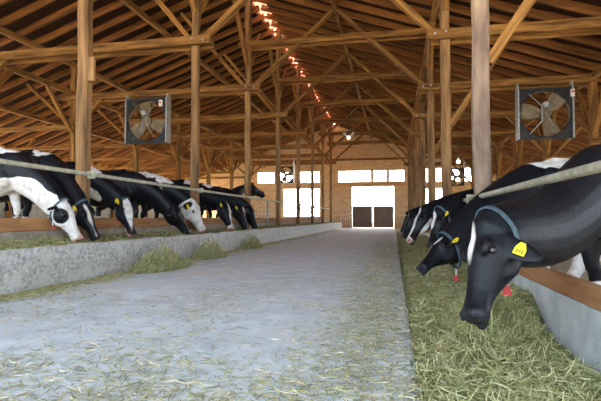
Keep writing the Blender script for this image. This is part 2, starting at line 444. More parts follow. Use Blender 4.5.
w = cut_wall('wall_back', xs, zs, holes, YW, YW + 0.35, lambda x: roof_z(x) + 0.11 if True else 0, M['brick'])
tag(w, kind='structure')
# frames and mullions of the gable windows
for n, h in enumerate(holes[:7] + holes[8:12]):
    t = bpy.data.objects.new('window_%d' % (n + 1), None); COL.objects.link(t); t.location = (h[0], YW, h[2]); tag(t, kind='structure')
    x0, x1, z0, z1 = h
    fr = [box_geo(x0, x1, YW + .1, YW + .18, z0, z0 + .06), box_geo(x0, x1, YW + .1, YW + .18, z1 - .06, z1),
          box_geo(x0, x0 + .06, YW + .1, YW + .18, z0 + .06, z1 - .06), box_geo(x1 - .06, x1, YW + .1, YW + .18, z0 + .06, z1 - .06)]
    link_mesh('window_frame', *join_geo(fr), M['white_metal'], t)
# concrete band under the gable windows and timber band over them
o = link_mesh('trim_1', *box_geo(XW(333), XW(410), YW - 0.06, YW, zt0 - 0.42, zt0 - 0.12), M['boards']); tag(o, kind='structure')
o = link_mesh('trim_2', *box_geo(XE_L, XE_R, YW - 0.05, YW, zt1 + 0.9, zt1 + 1.1), M['timber']); tag(o, kind='structure')
# double half-doors
dx0, dx1 = XW(352), XW(394); dxm = (dx0 + dx1) / 2; dz = ZW(206)
for n, (a, b) in enumerate(((dx0 + .03, dxm - .06), (dxm + .06, dx1 - .03))):
    t = bpy.data.objects.new('door_%d' % (n + 1), None); COL.objects.link(t); t.location = (a, YW + .1, 0.02); tag(t, kind='structure')
    nb = 8; parts = []
    for i in range(nb):
        xa = a + (b - a) * i / nb
        parts.append(box_geo(xa + .008, xa + (b - a) / nb - .008, YW + .08, YW + .13, 0.04, dz))
    link_mesh('door_boards', *join_geo(parts), M['door'], t)
    link_mesh('door_backing', *box_geo(a, b, YW + .13, YW + .15, 0.03, dz - .02), M['door'], t)
    link_mesh('door_frame', *join_geo([box_geo(a, b, YW + .15, YW + .19, 0.1, 0.3), box_geo(a, b, YW + .15, YW + .19, dz - .3, dz - .1)]), M['door'], t)
beam('door_post_1', (dxm, YW + .1, 0), (dxm, YW + .1, dz + .05), 0.09, 0.09, M['white_metal'])
tag(bpy.data.objects['door_post_1'], 'thin pale post between the two half doors in the far wall', 'post').name = 'door_post'
# side walls: low concrete base, open band, boards up to the eaves
def side_wall(name, x, zb, zo, zt):
    pa = box_geo(x - .12, x + .12, YN, YW, -0.25, zb)
    o = link_mesh(name, *pa, M['wallcon']); tag(o, kind='structure')
    pb = box_geo(x - .04, x + .04, YN, YW, zo, zt)
    c = link_mesh(name + '_boards', *pb, M['boards'], o)
    return o
side_wall('wall_left', XE_L, 1.9, 4.0, roof_z(XE_L) + .1)
side_wall('wall_right', XE_R, 1.5, 3.2, roof_z(XE_R) + .1)

# ------------------------------------------------------------------ timber frames
ORD = ['first', 'second', 'third', 'fourth', 'fifth', 'sixth', 'seventh', 'eighth', 'ninth']
TB = 5.54; TBR = 5.22; TN = 7.11; XO = -12.2; XO2 = 6.1; PW = 0.215; CXB = -1.95; CZ = 8.16
def bolt(p, parent):
    link_mesh('bolt', *tube_geo([p, (p[0], p[1] - 0.03, p[2])], 0.03, 8), M['steel'], parent)

for k, y in enumerate(YB):
    near = k == 0
    r0 = 0.012
    # inner left post, to the ridge
    base = 0.34
    mp = M['timber_post']
    t = empty('timber_post', (XL, y, base), '%s timber post from the viewer in the left row beside the manger' % ORD[k], 'post', 'posts of the left inner row')
    beam('post_shaft', (XL + 0.0, y, base), (XL, y, RZ - 0.15), PW * .9, PW * .9, mp, t, up=(0, 1, 0), bevel=0.03, rough=r0, seed=k)
    if near:
        beam('splice_block', (XL + 0.13, y - 0.02, 3.2), (XL + 0.13, y - 0.02, 3.6), 0.16, 0.07, M['timber_post'], t, up=(0, 1, 0))
    # braces up to the left and to the right, and along the row
    beam('brace', (XL + 0.1, y, TB - 0.02), (CXB - .06, y, CZ), 0.14, 0.18, M['timber'], t, up=(0, 1, 0), rough=0.006, seed=k)
    beam('brace', (XL - 0.1, y + .02, TB + 0.05), (XL - 2.6, y + .02, roof_z(XL - 2.6) - 0.12), 0.13, 0.17, M['timber'], t, up=(0, 1, 0), rough=0.006, seed=k + 3)
    beam('brace', (XL, y + 0.1, TN - 0.75), (XL, y + 1.5, TN + 1.0), 0.12, 0.14, M['timber'], t, up=(1, 0, 0))
    beam('brace', (XL, y - 0.1, TN - 0.75), (XL, y - 1.5, TN + 1.0), 0.12, 0.14, M['timber'], t, up=(1, 0, 0))
    # inner right post
    b0 = 0.478
    t = empty('timber_post', (XR, y, b0), '%s timber post from the viewer in the right row beside the manger' % ORD[k] if k else 'nearest thick grey-brown post on the right with a pale worn patch', 'post', 'posts of the right inner row')
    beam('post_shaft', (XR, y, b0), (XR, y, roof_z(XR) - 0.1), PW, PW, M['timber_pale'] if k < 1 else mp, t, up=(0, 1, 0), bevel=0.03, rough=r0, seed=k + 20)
    beam('brace', (XR - 0.1, y, TBR - 0.02), (CXB + .06, y, CZ), 0.14, 0.18, M['timber'], t, up=(0, 1, 0), rough=0.006, seed=k + 5)
    beam('brace', (XR + 0.1, y + .02, 3.1), (XR + 2.15, y + .02, 6.2), 0.13, 0.16, M['timber'], t, up=(0, 1, 0))
    beam('brace', (XR, y + 0.1, TB + 0.3), (XR, y + 1.3, roof_z(XR) - 0.25), 0.12, 0.14, M['timber'], t, up=(1, 0, 0))
    beam('brace', (XR, y - 0.1, TB + 0.3), (XR, y - 1.3, roof_z(XR) - 0.25), 0.12, 0.14, M['timber'], t, up=(1, 0, 0))
    # tie beams: nave, left aisle, right aisle (two planks bolted on both sides of the posts)
    t = empty('tie_beam', (XL, y, TN), '%s high cross beam from the viewer over the feeding aisle' % ORD[k], 'beam', 'cross beams over the aisle')
    beam('beam_timber', (XL - 0.3, y - 0.17, TN), (XR + 0.3, y - 0.17, TN), 0.08, 0.20, M['timber'], t, rough=0.008, seed=k)
    beam('beam_timber', (XL - 0.3, y + 0.17, TN - .03), (XR + 0.3, y + 0.17, TN - .03), 0.08, 0.18, M['timber'], t, rough=0.008, seed=k + 9)
    t = empty('tie_beam', (XO, y, TB), '%s long cross beam from the viewer over the left cow standings' % ORD[k], 'beam', 'cross beams over the left standings')
    beam('beam_timber', (XO - 0.4, y - 0.19, TB), (XL + 0.48, y - 0.19, TB), 0.12, 0.22, M['timber'], t, rough=0.008, seed=k + 1)
    beam('beam_timber', (XO - 0.4, y + 0.19, TB - .03), (XL + 0.42, y + 0.19, TB - .03), 0.10, 0.20, M['timber'], t, rough=0.008, seed=k + 2)
    if k < 4: bolt((XL, y - 0.25, TB + .03), t); bolt((XL + .3, y - 0.25, TB - .03), t)
    t = empty('tie_beam', (XR, y, TBR), '%s long cross beam from the viewer over the right cow standings' % ORD[k], 'beam', 'cross beams over the right standings')
    xe = XO2 + 0.0
    beam('beam_timber', (XR - 0.42, y - 0.19, TBR), (xe, y - 0.19, TBR), 0.12, 0.22, M['timber'], t, rough=0.008, seed=k + 11)
    beam('beam_timber', (XR - 0.3, y + 0.19, TBR - .03), (xe, y + 0.19, TBR - .03), 0.10, 0.20, M['timber'], t, rough=0.008, seed=k + 12)
    if k < 4: bolt((XR, y - 0.25, TBR + .03), t); bolt((XR - .25, y - 0.25, TBR), t)
    # outer posts
    t = empty('timber_post', (XO, y, FL_L), '%s timber post from the viewer in the outer left row behind the cows' % ORD[k], 'post', 'posts of the outer left row')
    beam('post_shaft', (XO, y, FL_L), (XO, y, roof_z(XO) - 0.2), 0.22, 0.22, M['timber'], t, up=(0, 1, 0), rough=0.01, seed=k)
    for s in (-1, 1):
        beam('brace', (XO, y + s * 0.1, 4.2), (XO, y + s * 1.45, 5.65), 0.12, 0.14, M['timber'], t, up=(1, 0, 0))
    beam('brace', (XO + 0.1, y, 4.5), (XO + 1.2, y, TB - .05), 0.12, 0.14, M['timber'], t, up=(0, 1, 0))
    beam('brace', (XO - 0.1, y, 4.45), (XO - 2.1, y, roof_z(XO - 2.1) - .12), 0.12, 0.14, M['timber'], t, up=(0, 1, 0))
    beam('outer_tie', (XO + 0.15, y - 0.16, 4.4), (XE_L + 0.3, y - 0.16, 4.4), 0.1, 0.18, M['timber'], t)
    t = empty('timber_post', (XE_L + .3, y, FL_L), '%s timber post from the viewer at the far left side wall' % ORD[k], 'post', 'posts at the left side wall')
    beam('post_shaft', (XE_L + .3, y, FL_L), (XE_L + .3, y, roof_z(XE_L + .3) - 0.1), 0.2, 0.2, M['timber'], t, up=(0, 1, 0))
    beam('brace', (XE_L + .35, y, 3.1), (XE_L + 1.7, y, roof_z(XE_L + 1.7) - .12), 0.12, 0.14, M['timber'], t, up=(0, 1, 0))
    t = empty('timber_post', (XO2, y, FL_R), '%s timber post from the viewer in the outer right row' % ORD[k], 'post', 'posts of the outer right row')
    beam('post_shaft', (XO2, y, FL_R), (XO2, y, roof_z(XO2) - 0.1), 0.22, 0.22, M['timber'], t, up=(0, 1, 0), rough=0.01, seed=k)
    for s in (-1, 1):
        beam('brace', (XO2, y + s * 0.1, 3.5), (XO2, y + s * 1.25, roof_z(XO2) - .2), 0.12, 0.14, M['timber'], t, up=(1, 0, 0))
    beam('brace', (XO2 - 0.1, y, 3.6), (XO2 - 1.5, y, TBR - .1), 0.12, 0.14, M['timber'], t, up=(0, 1, 0))
    beam('brace', (XO2 + 0.1, y, 3.3), (XO2 + 1.6, y, roof_z(XO2 + 1.6) - .12), 0.12, 0.14, M['timber'], t, up=(0, 1, 0))
    beam('outer_tie', (XO2 - 0.15, y - 0.16, 3.3), (XE_R - 0.1, y - 0.16, 3.3), 0.1, 0.18, M['timber'], t)

def purlin(x, z, what, w=0.16, h=0.2):
    o = beam('purlin', (x, YN, z), (x, YW, z), w, h, M['timber'])
    tag(o, what, 'beam')
purlin(CXB, CZ + .05, 'lengthwise timber carried by the brace tips above the middle of the aisle', 0.13, 0.2)
purlin(XO, roof_z(XO) - .21, 'high lengthwise timber under the rafters over the outer left posts')
purlin(XO + 0.02, 5.75, 'lower lengthwise timber along the outer left posts, above the knee braces', 0.14, 0.18)
purlin(-8.7, roof_z(-8.7) - .21, 'lengthwise timber under the rafters midway over the left standings')
purlin(-16.1, roof_z(-16.1) - .21, 'lowest lengthwise timber under the rafters on the far left', 0.14, 0.18)
purlin(XR, roof_z(XR) - .21, 'lengthwise timber on the heads of the right aisle posts')
purlin(XO2, roof_z(XO2) - .21, 'lengthwise timber on the heads of the outer right posts')

# ------------------------------------------------------------------ rails
def pipe_obj(name, pts, r, mat, parent=None, seg=12):
    o = link_mesh(name, *tube_geo(pts, r, seg), mat, parent, smooth=True)
    return o
t = empty('neck_rail', (-4.94, 10, 1.5), 'long dusty steel neck rail along the left row of cows', 'rail')
pts = [(-4.94, y, 1.63 - 0.0015 * (y - 3)) for y in np.linspace(-2, 36.0, 20)]
pipe_obj('rail_pipe', pts, 0.034, M['pipe'], t)
for k, y in enumerate(YB[:7]):
    link_mesh('clamp', *join_geo([box_geo(-5.01, -4.90, y - .03, y + .03, 1.56, 1.68)]), M['pipe'], t)
t2 = empty('rail_stanchion', (-4.94, 17.9, 0.36), 'upright steel pipe holding the left neck rail beside the sixth cow', 'post')
t2['label'] = 'thin upright steel pipe carrying the left rail just past the last feeding cow'
pipe_obj('pipe', [(-4.94, 17.9, 0.4), (-4.94, 17.9, 1.58)], 0.04, M['steel'], t2)
pipe_obj('foot', [(-4.94, 17.9, 0.36), (-4.94, 17.9, 0.42)], 0.08, M['steel'], t2)
t = empty('neck_rail', (0.94, 10, 1.1), 'long dusty steel neck rail along the right row of cows, hooked at its far end', 'rail')
pts = [(1.045, y, 1.165) for y in np.linspace(0.6, 38.0, 20)] + [(0.92, 38.8, 1.1), (0.72, 39.4, 0.98), (0.5, 39.7, 0.75), (0.45, 39.8, 0.5), (0.5, 39.8, 0.2), (0.5, 39.8, -0.1)]
pipe_obj('rail_pipe', pts, 0.032, M['pipe'], t)
for k, y in enumerate(YB[:7]):
    link_mesh('clamp', *box_geo(1.01, 1.11, y - .03, y + .03, 1.10, 1.23), M['pipe'], t)

# white gates at the far end
def gate(x0, x1, y, z0, z1, label, n=3):
    t = empty('metal_gate', ((x0 + x1) / 2, y, z0), label, 'gate')
    pipe_obj('gate_frame', [(x0, y, z0), (x0, y, z1), (x1, y, z1), (x1, y, z0), (x0, y, z0)], 0.035, M['white_metal'], t, 8)
    for i in range(1, n):
        z = z0 + (z1 - z0) * i / n
        pipe_obj('gate_bar', [(x0, y, z), (x1, y, z)], 0.022, M['white_metal'], t, 8)
    for i in range(1, 4):
        x = x0 + (x1 - x0) * i / 4
        pipe_obj('gate_bar', [(x, y, z0), (x, y, z1)], 0.022, M['white_metal'], t, 8)
gate(X_at(284, 39), X_at(301, 39), 39, .55, 1.75, 'white tubular gate below the tall left openings, the farther one from the door')
gate(X_at(303, 39), X_at(320, 39), 39, .55, 1.75, 'white tubular gate below the tall left openings, the one nearer the door')
gate(X_at(341, 42.2), X_at(350, 42.2), 42.2, 0.0, 1.3, 'small white tubular gate against the brick wall left of the half doors')
gate(X_at(258, 37), X_at(272, 37), 37, .55, 1.6, 'white tubular gate at the far left, beside the standing cow with raised head')

# ------------------------------------------------------------------ fans and lamps
def ring_plate(cx, y0, y1, cz, half, rad, seg=32):
    """square plate with a round hole"""
    V, F = [], []
    for y in (y0, y1):
        for k in range(seg):
            a = 2 * math.pi * k / seg; c, s = math.cos(a), math.sin(a)
            V.append((cx + rad * c, y, cz + rad * s))
        for k in range(seg):
            a = 2 * math.pi * k / seg; c, s = math.cos(a), math.sin(a); m = max(abs(c), abs(s))
            V.append((cx + half * c / m, y, cz + half * s / m))
    n = seg
    for k in range(n):
        j = (k + 1) % n
        F += [(k, j, n + j, n + k), (2 * n + k, 3 * n + k, 3 * n + j, 2 * n + j), (k, 2 * n + k, 2 * n + j, j), (n + k, n + j, 3 * n + j, 3 * n + k)]
    return V, F
def fan(cx, y, cz, size, label, a0=0.4, detail=True):
    h = size / 2
    t = empty('barn_fan', (cx, y, cz - h), label, 'fan', 'box fans hanging from the cross beams')
    o = link_mesh('housing', *ring_plate(cx, y, y + 0.06, cz, h * 0.97, h * 0.92), M['fan_dark'], t); fix_normals(o)
    V, F = [], []
    n = 32
    for j, yy in enumerate((y, y + 0.22)):
        for r in (h * 0.92, h * 0.94):
            for k in range(n):
                a = 2 * math.pi * k / n; V.append((cx + r * math.cos(a), yy, cz + r * math.sin(a)))
    for k in range(n):
        j = (k + 1) % n
        F += [(k, j, 2 * n + j, 2 * n + k), (n + k, 3 * n + k, 3 * n + j, n + j), (k, n + k, n + j, j), (2 * n + k, 2 * n + j, 3 * n + j, 3 * n + k)]
    o = link_mesh('shroud', V, F, M['fan_blade'], t); fix_normals(o)
    for s in (-1, 1):
        link_mesh('side_rail', *box_geo(cx + s * h - .02, cx + s * h + .02, y - .05, y + .30, cz - h, cz + h), M['steel'], t)
        link_mesh('cross_rail', *box_geo(cx - h, cx + h, y - .02, y + .08, cz + s * h - .02, cz + s * h + .02), M['fan_dark'], t)
        link_mesh('hanger', *box_geo(cx + s * h - .02, cx + s * h + .02, y, y + .24, cz + h, (TBR if cx > 0 else TB) - 0.11), M['steel'], t)
    hub = link_mesh('hub', *tube_geo([(cx, y + .02, cz), (cx, y + .16, cz)], 0.11 * size, 14), M['fan_blade'], t)
    for b in range(3):
        a = a0 + b * math.pi * 2 / 3
        d = Vector((math.cos(a), 0, math.sin(a))); w = Vector((-math.sin(a), 0, math.cos(a)))
        V, F = [], []
        for i in range(6):
            rr = (0.10 + 0.78 * i / 5) * h; cw = (0.12 + 0.20 * math.sin(min(1, i / 4) * math.pi / 2)) * h; tw = 0.55 - 0.06 * i
            for q in (-1, 1):
                for s in (0, 1):
                    V.append(Vector((cx, y + .09 + s * .008, cz)) + d * rr + w * (cw * q * math.cos(tw)) + Vector((0, cw * q * math.sin(tw) * .5, 0)))
        for i in range(5):
            A = i * 4; B = A + 4
            F += [(A, A + 2, B + 2, B), (A + 1, B + 1, B + 3, A + 3), (A, B, B + 1, A + 1), (A + 2, A + 3, B + 3, B + 2)]
        F += [(0, 1, 3, 2), (20, 22, 23, 21)]
        o = link_mesh('blade', V, F, M['fan_blade'], t); fix_normals(o)
    if detail:
        for s in (-1, 1):
            c = [(cx + s * h * .62, y - .03, cz + h * .80), (cx - s * .0 + s * h * .14, y - .05, cz + h * .3), (cx + s * h * .14, y - .05, cz - h * .3), (cx + s * h * .6, y - .03, cz - h * .82)]
            pipe_obj('strut', c if s < 0 else [(cx + h * .45, y - .03, cz + h * .85), (cx, y - .05, cz), (cx + h * .4, y - .03, cz - h * .8)], 0.017, M['steel'], t, 8)
        link_mesh('motor', *tube_geo([(cx - .03, y - .16, cz + h * .32), (cx - .03, y + .0, cz + h * .32)], 0.09, 12), M['steel'], t)
    return t
YF = YB[2] - 0.42
fan(X_at(547.5, YF), YF, 4.13, 1.56, 'large square box fan hanging at the right under a cross beam', 0.87)
f2 = fan(X_at(145, YF), YF, 4.46, 1.62, 'large square box fan hanging at the left under a cross beam', 1.75)
YG = 33.8
fan(X_at(285.5, YG), YG, EYE + 43.5 * 34.6 / 465, 1.2, 'small far fan in front of the gable windows left of the door', 0.2, False)
fan(X_at(456, YG), YG, EYE + 40 * 33.2 / 465, 1.2, 'small far fan in front of the gable windows on the right', 0.2, False)
for o in [q for q in bpy.data.objects if q.name.startswith('barn_fan')]: pass
# red switch box on the right fan
t = empty('switch_box', (0, 0, 0), 'small white switch box with a red button at the upper corner of the right fan', 'switch')
xq = X_at(574, YF); t.location = (xq, YF - .12, 4.72)
link_mesh('box', *box_geo(xq - .05, xq + .05, YF - .14, YF - .06, 4.60, 4.82), M['white_metal'], t)
link_mesh('button', *tube_geo([(xq, YF - .14, 4.74), (xq, YF - .165, 4.74)], 0.035, 10), M['red'], t)
t = empty('switch_box', (0, 0, 0), 'small white switch box at the upper corner of the left fan', 'switch')
xq = X_at(161, YF); t.location = (xq, YF - .12, 4.99)
link_mesh('box', *box_geo(xq - .06, xq + .06, YF - .14, YF - .06, 4.95, 5.17), M['white_metal'], t)
link_mesh('button', *tube_geo([(xq, YF - .14, 5.07), (xq, YF - .165, 5.07)], 0.03, 10), M['red'], t)
def lamp(x, y, z, label):
    t = empty('pendant_lamp', (x, y, z), label, 'lamp')
    link_mesh('socket', *tube_geo([(x, y, z + .14), (x, y, z + .28)], 0.05, 10), M['white_metal'], t)
    link_mesh('bulb', *sphere_geo((x, y, z + .06), 0.10, 10, 8), M['bulb'], t, smooth=True)
    zt = roof_z(x) - .1
    pipe_obj('cord', [(x, y, z + .28), (x, y, zt)], 0.012, M['fan_dark'], t, 6)
lamp(X_at(459, 24), 24, EYE + 55 * 23.0 / 465, 'lit bare bulb lamp hanging over the right standings')
def tube_lamp(x, y, z):
    t = empty('ceiling_lamp', (x, y, z), 'small white two-winged lamp hanging high over the far end of the aisle', 'lamp')
    for s in (-1, 1):
        link_mesh('wing', *tube_geo([(x + s * .05, y, z - .12), (x + s * .3, y, z + .2)], 0.06, 8), M['white_metal'], t)
    link_mesh('lamp_body', *sphere_geo((x, y, z - .1), 0.1, 10, 8), M['bulb'], t, smooth=True)
    pipe_obj('cord', [(x, y, z), (x, y, roof_z(x) - .1)], 0.012, M['fan_dark'], t, 6)
tube_lamp(X_at(349, 27), 27, EYE + 82.5 * 27 / 465)

# ------------------------------------------------------------------ cows
def catmull(P, n):
    out = []
    Q = [P[0] * 2 - P[1]] + P + [P[-1] * 2 - P[-2]]
    for i in range(1, len(Q) - 2):
        for j in range(n):
            t = j / n; a, b, c, d = Q[i - 1], Q[i], Q[i + 1], Q[i + 2]
            out.append(0.5 * ((2 * b) + (c - a) * t + (2 * a - 5 * b + 4 * c - d) * t * t + (3 * b - a - 3 * c + d) * t ** 3))
    out.append(P[-1]); return out

def make_cow(label, wx, wy, heading, floor, poll, muzzle, patches=(), s=1.0, voxel=0.024, ear_tag=True, collar=True, collar_tag=False,
             ear_droop=0.1, ear_back=0.0, ear_size=1.0, face=None, fat=1.18, group=None, roll=0.0, tag_size=1.0, pinkish=1.0, neck_up=0.0, legs=True):
    """heading: radians, the way the cow faces; wx, wy: the spot under its withers"""
    F = Vector((math.cos(heading), math.sin(heading), 0)); S = Vector((-F.y, F.x, 0)); U = Vector((0, 0, 1))
    O = Vector((wx, wy, floor))
    def B(x, y, z): return O + (F * x + S * y + U * z) * s
    parts = []
    T = [(.30, .09, 1.02, .84), (.22, .17, 1.14, .74), (.10, .225, 1.27, .67), (-.04, .265, 1.36, .62), (-.20, .30, 1.385, .585), (-.45, .345, 1.36, .55), (-.75, .385, 1.345, .53),
         (-1.0, .375, 1.365, .57), (-1.2, .32, 1.39, .68), (-1.38, .27, 1.385, .80), (-1.52, .20, 1.34, .92), (-1.60, .10, 1.26, 1.05)]
    st = []
    for x, hw, zt, zb in T:
        zc = zb + (zt - zb) * 0.52
        st.append((B(x, 0, zc), S, U, hw * s, (zt - zc) * s, (zc - zb) * s))
    parts.append(loft_geo(st, 24))
    # spine ridge, withers, hip bones, shoulder blades
    parts.append(loft_geo([(B(x, 0, z), S, U, .035 * s, .03 * s, .06 * s) for x, z in ((.05, 1.33), (-.1, 1.39), (-.5, 1.37), (-1.0, 1.385), (-1.35, 1.40))], 10))
    fr = Matrix((F, S, U)).transposed()
    for q in (-1, 1):
        parts.append(sphere_geo(B(-1.13, q * .25, 1.315), Vector((.10, .07, .055)) * s, frame=fr))
        parts.append(sphere_geo(B(-1.50, q * .13, 1.28), Vector((.07, .05, .05)) * s, frame=fr))
        parts.append(sphere_geo(B(.02, q * .17, 1.04), Vector((.17, .10, .26)) * s, frame=fr))
        parts.append(sphere_geo(B(.14, q * .16, .88), Vector((.12, .09, .14)) * s, frame=fr))
        parts.append(sphere_geo(B(-1.22, q * .19, 1.02), Vector((.22, .13, .28)) * s, frame=fr))
        if legs:
            dx = .10 * q
            leg = catmull([B(.0, q * .17, .98), B(-.02 + dx * .3, q * .185, .76), B(.03 + dx * .7, q * .165, .44), B(.015 + dx, q * .16, .38), B(.005 + dx, q * .16, .17), B(.03 + dx, q * .16, .085), B(.06 + dx, q * .16, .03)], 3)
            rr = np.interp(np.linspace(0, 6, len(leg)), range(7), [.12, .10, .055, .058, .038, .05, .062]) * s
            parts.append(tube_geo(leg, list(map(float, rr)), 12))
            dx = -.13 * q
            leg = catmull([B(-1.2, q * .19, 1.02), B(-1.12, q * .21, .80), B(-1.32 + dx * .6, q * .185, .55), B(-1.40 + dx, q * .175, .48), B(-1.36 + dx, q * .17, .20), B(-1.33 + dx, q * .17, .09), B(-1.30 + dx, q * .17, .03)], 3)
            rr = np.interp(np.linspace(0, 6, len(leg)), range(7), [.17, .14, .075, .060, .040, .052, .064]) * s
            parts.append(tube_geo(leg, list(map(float, rr)), 12))
    # tail
    parts.append(tube_geo(catmull([B(-1.55, 0, 1.33), B(-1.66, 0, 1.22), B(-1.68, 0, .9), B(-1.65, .02, .6), B(-1.64, .02, .42)], 4), [.035 * s] * 12 + [.03 * s, .04 * s, .05 * s, .06 * s, .03 * s][:5], 8))
    # head frame
    P, Q = Vector(poll), Vector(muzzle)
    a = (Q - P).normalized(); L = (Q - P).length
    u0 = Vector(face) if face else F + U * 0.55
    if a.dot(u0) > 0.9: u0 = U
    u = (u0 - a * u0.dot(a)).normalized(); w = a.cross(u)
    if roll:
        R = Matrix.Rotation(roll, 3, a); u = R @ u; w = R @ w
    k = L / 0.56
    kf = k * fat
    def H(t, y, z): return P + a * (t * L) + (w * y + u * z) * kf
    HT = [(-.10, .045, .015, .055), (-.06, .075, .045, .10), (0, .095, .062, .14), (.10, .108, .068, .175), (.22, .116, .072, .185), (.32, .110, .070, .180), (.42, .090, .060, .160), (.55, .070, .050, .125),
          (.68, .060, .043, .095), (.80, .064, .040, .078), (.90, .074, .040, .078), (.96, .070, .034, .075), (1.0, .048, .015, .055)]
    st = []
    for t, hw, up_, dn in HT:
        zc = (up_ - dn) / 2; hh = (up_ + dn) / 2
        st.append((H(t, 0, zc), w, u, hw * kf, hh * kf, hh * kf))
    parts.append(loft_geo(st, 22))
    hf = Matrix((a, w, u)).transposed()
    for q in (-1, 1):
        parts.append(sphere_geo(H(.25, q * .088, .042), Vector((.055, .03, .028)) * k, frame=hf))      # brow
        parts.append(sphere_geo(H(.30, q * .070, -.10), Vector((.11, .035, .07)) * k, frame=hf))       # cheek
        parts.append(sphere_geo(H(.93, q * .045, .016), Vector((.035, .028, .026)) * k, frame=hf))      # nostril wing
    parts.append(sphere_geo(H(.97, 0, -.06), Vector((.045, .05, .025)) * k, frame=hf))                  # lower lip
    # neck
    N0 = B(-.08, 0, 1.06); N1 = B(.18, 0, 1.04); NE = H(.06, 0, -.05)
    d0 = (NE - N1).length
    bend = (N1 + NE) * .5 + U * (0.05 + neck_up) * s + F * 0.02
    back = H(-.12, 0, -.09)
    cv = catmull([N0, N1, bend, back.lerp(NE, .35), NE], 5)
    m = len(cv); st = []
    for i, c in enumerate(cv):
        tg = (cv[min(i + 1, m - 1)] - cv[max(i - 1, 0)]).normalized()
        q = i / (m - 1)
        # side vector turns from the body's to the head's
        sd = S.lerp(w if w.dot(S) > 0 else -w, q); sd = (sd - tg * sd.dot(tg)).normalized()
        upv = sd.cross(tg); upv = upv if upv.dot(U + F * .5) > 0 else -upv
        hw = float(np.interp(q, [0, .25, .5, .8, 1], [.20, .19, .155, .125, .105])) * s
        hh = float(np.interp(q, [0, .25, .5, .8, 1], [.31, .305, .245, .185, .14])) * s
        st.append((c, sd, upv, hw, hh * .98, hh * 1.05))
    parts.append(loft_geo(st, 20))
    # ears
    ears = []
    for q in (-1, 1):
        root = H(.045, q * .075, -.005)
        d = (w * q * 1.0 - a * 0.10 - u * (0.12 + ear_back) - U * ear_droop).normalized()
        e2 = (a - d * a.dot(d)).normalized(); e3 = d.cross(e2)
        st = []
        for t, hw in ((-.02, .025), (.03, .034), (.08, .052), (.13, .056), (.18, .040), (.215, .014)):
            t *= ear_size; st.append((root + d * (t * k) + e2 * (0.02 * math.sin(t * 12)) * k, e2, e3, hw * k * ear_size, .013 * k, .013 * k))
        parts.append(loft_geo(st, 12)); ears.append((root, d, e2, e3))
    root_o = empty('cow', O, label, 'cow', group)
    V, Fc = join_geo(parts)
    me = bpy.data.meshes.new('tmp'); me.from_pydata([tuple(q - O) for q in map(Vector, V)], [], Fc); me.update()
    bm = bmesh.new(); bm.from_mesh(me)
    bmesh.ops.recalc_face_normals(bm, faces=bm.faces)
    bm.to_mesh(me); bm.free()
    tmp = bpy.data.objects.new('tmp', me); COL.objects.link(tmp)
    r = tmp.modifiers.new('r', 'REMESH'); r.mode = 'VOXEL'; r.voxel_size = voxel; r.use_smooth_shade = True
    sm = tmp.modifiers.new('s', 'SMOOTH'); sm.factor = 0.5; sm.iterations = 4
    dg = bpy.context.evaluated_depsgraph_get(); dg.update()
    body = bpy.data.meshes.new_from_object(tmp.evaluated_get(dg)); body.name = 'body'
    bpy.data.objects.remove(tmp); bpy.data.meshes.remove(me)
    n = len(body.vertices); co = np.empty(n * 3); body.vertices.foreach_get('co', co); co = co.reshape(-1, 3)
    wc = co + np.array(O)
    bl = np.stack([(co @ np.array(F)) / s, (co @ np.array(S)) / s, co[:, 2] / s], 1)
    dp = wc - np.array(P)
    hl = np.stack([(dp @ np.array(a)) / L, (dp @ np.array(w)) / kf, (dp @ np.array(u)) / kf], 1)
    seed = random.uniform(0, 50)
    nz = np.array([noise.noise(Vector(c * 5 + seed)) + .5 * noise.noise(Vector(c * 13 + seed)) for c in co]) * .035
    val = np.full(n, 1.0)                      # positive: black, negative: white
    for pt in patches:
        fr_, sign, c, rad = pt
        X = bl if fr_ == 'b' else hl
        rad_ = np.array(rad, float)
        dlt = (X - np.array(c)) / rad_
        dd = (np.sqrt((dlt ** 2).sum(1)) - 1) * rad_.min()
        if fr_ == 'h':                         # head patches stay on the head and ears
            dd = np.where((hl[:, 0] < -.12) | (np.abs(hl[:, 1]) > .5) | (np.abs(hl[:, 2]) > .35), 1.0, dd)
        dd = dd + (nz if fr_ == 'b' else nz * .3)
        val = np.minimum(val, dd) if sign == 'w' else np.maximum(val, -dd)
    # white feet
    if legs:
        val = np.minimum(val, np.where((bl[:, 2] < .5) & (hl[:, 0] < -.3), (bl[:, 2] - .30) + nz, 1.0))
    at = body.attributes.new('patch', 'FLOAT', 'POINT'); at.data.foreach_set('value', val.astype(np.float32))
    mz = np.clip((hl[:, 0] - .90) / .04, 0, 1) * (np.abs(hl[:, 1]) < .15) * (np.abs(hl[:, 2]) < .2) * (hl[:, 0] < 1.15)
    at = body.attributes.new('muzzle', 'FLOAT', 'POINT'); at.data.foreach_set('value', mz.astype(np.float32))
    body.materials.clear(); body.materials.append(M['coat'])
    body.polygons.foreach_set('use_smooth', [True] * len(body.polygons))
    bo = bpy.data.objects.new('body', body); COL.objects.link(bo); bo.parent = root_o
    for q in (-1, 1):
        link_mesh('eye', *sphere_geo(H(.275, q * .106, .012), Vector((.026, .014, .020)) * k, 12, 8, hf), M['eye'], root_o, smooth=True)
        link_mesh('nostril', *sphere_geo(H(.965, q * .046, .014), Vector((.020, .017, .012)) * k, 10, 7, hf), M['nostril'], root_o, smooth=True)
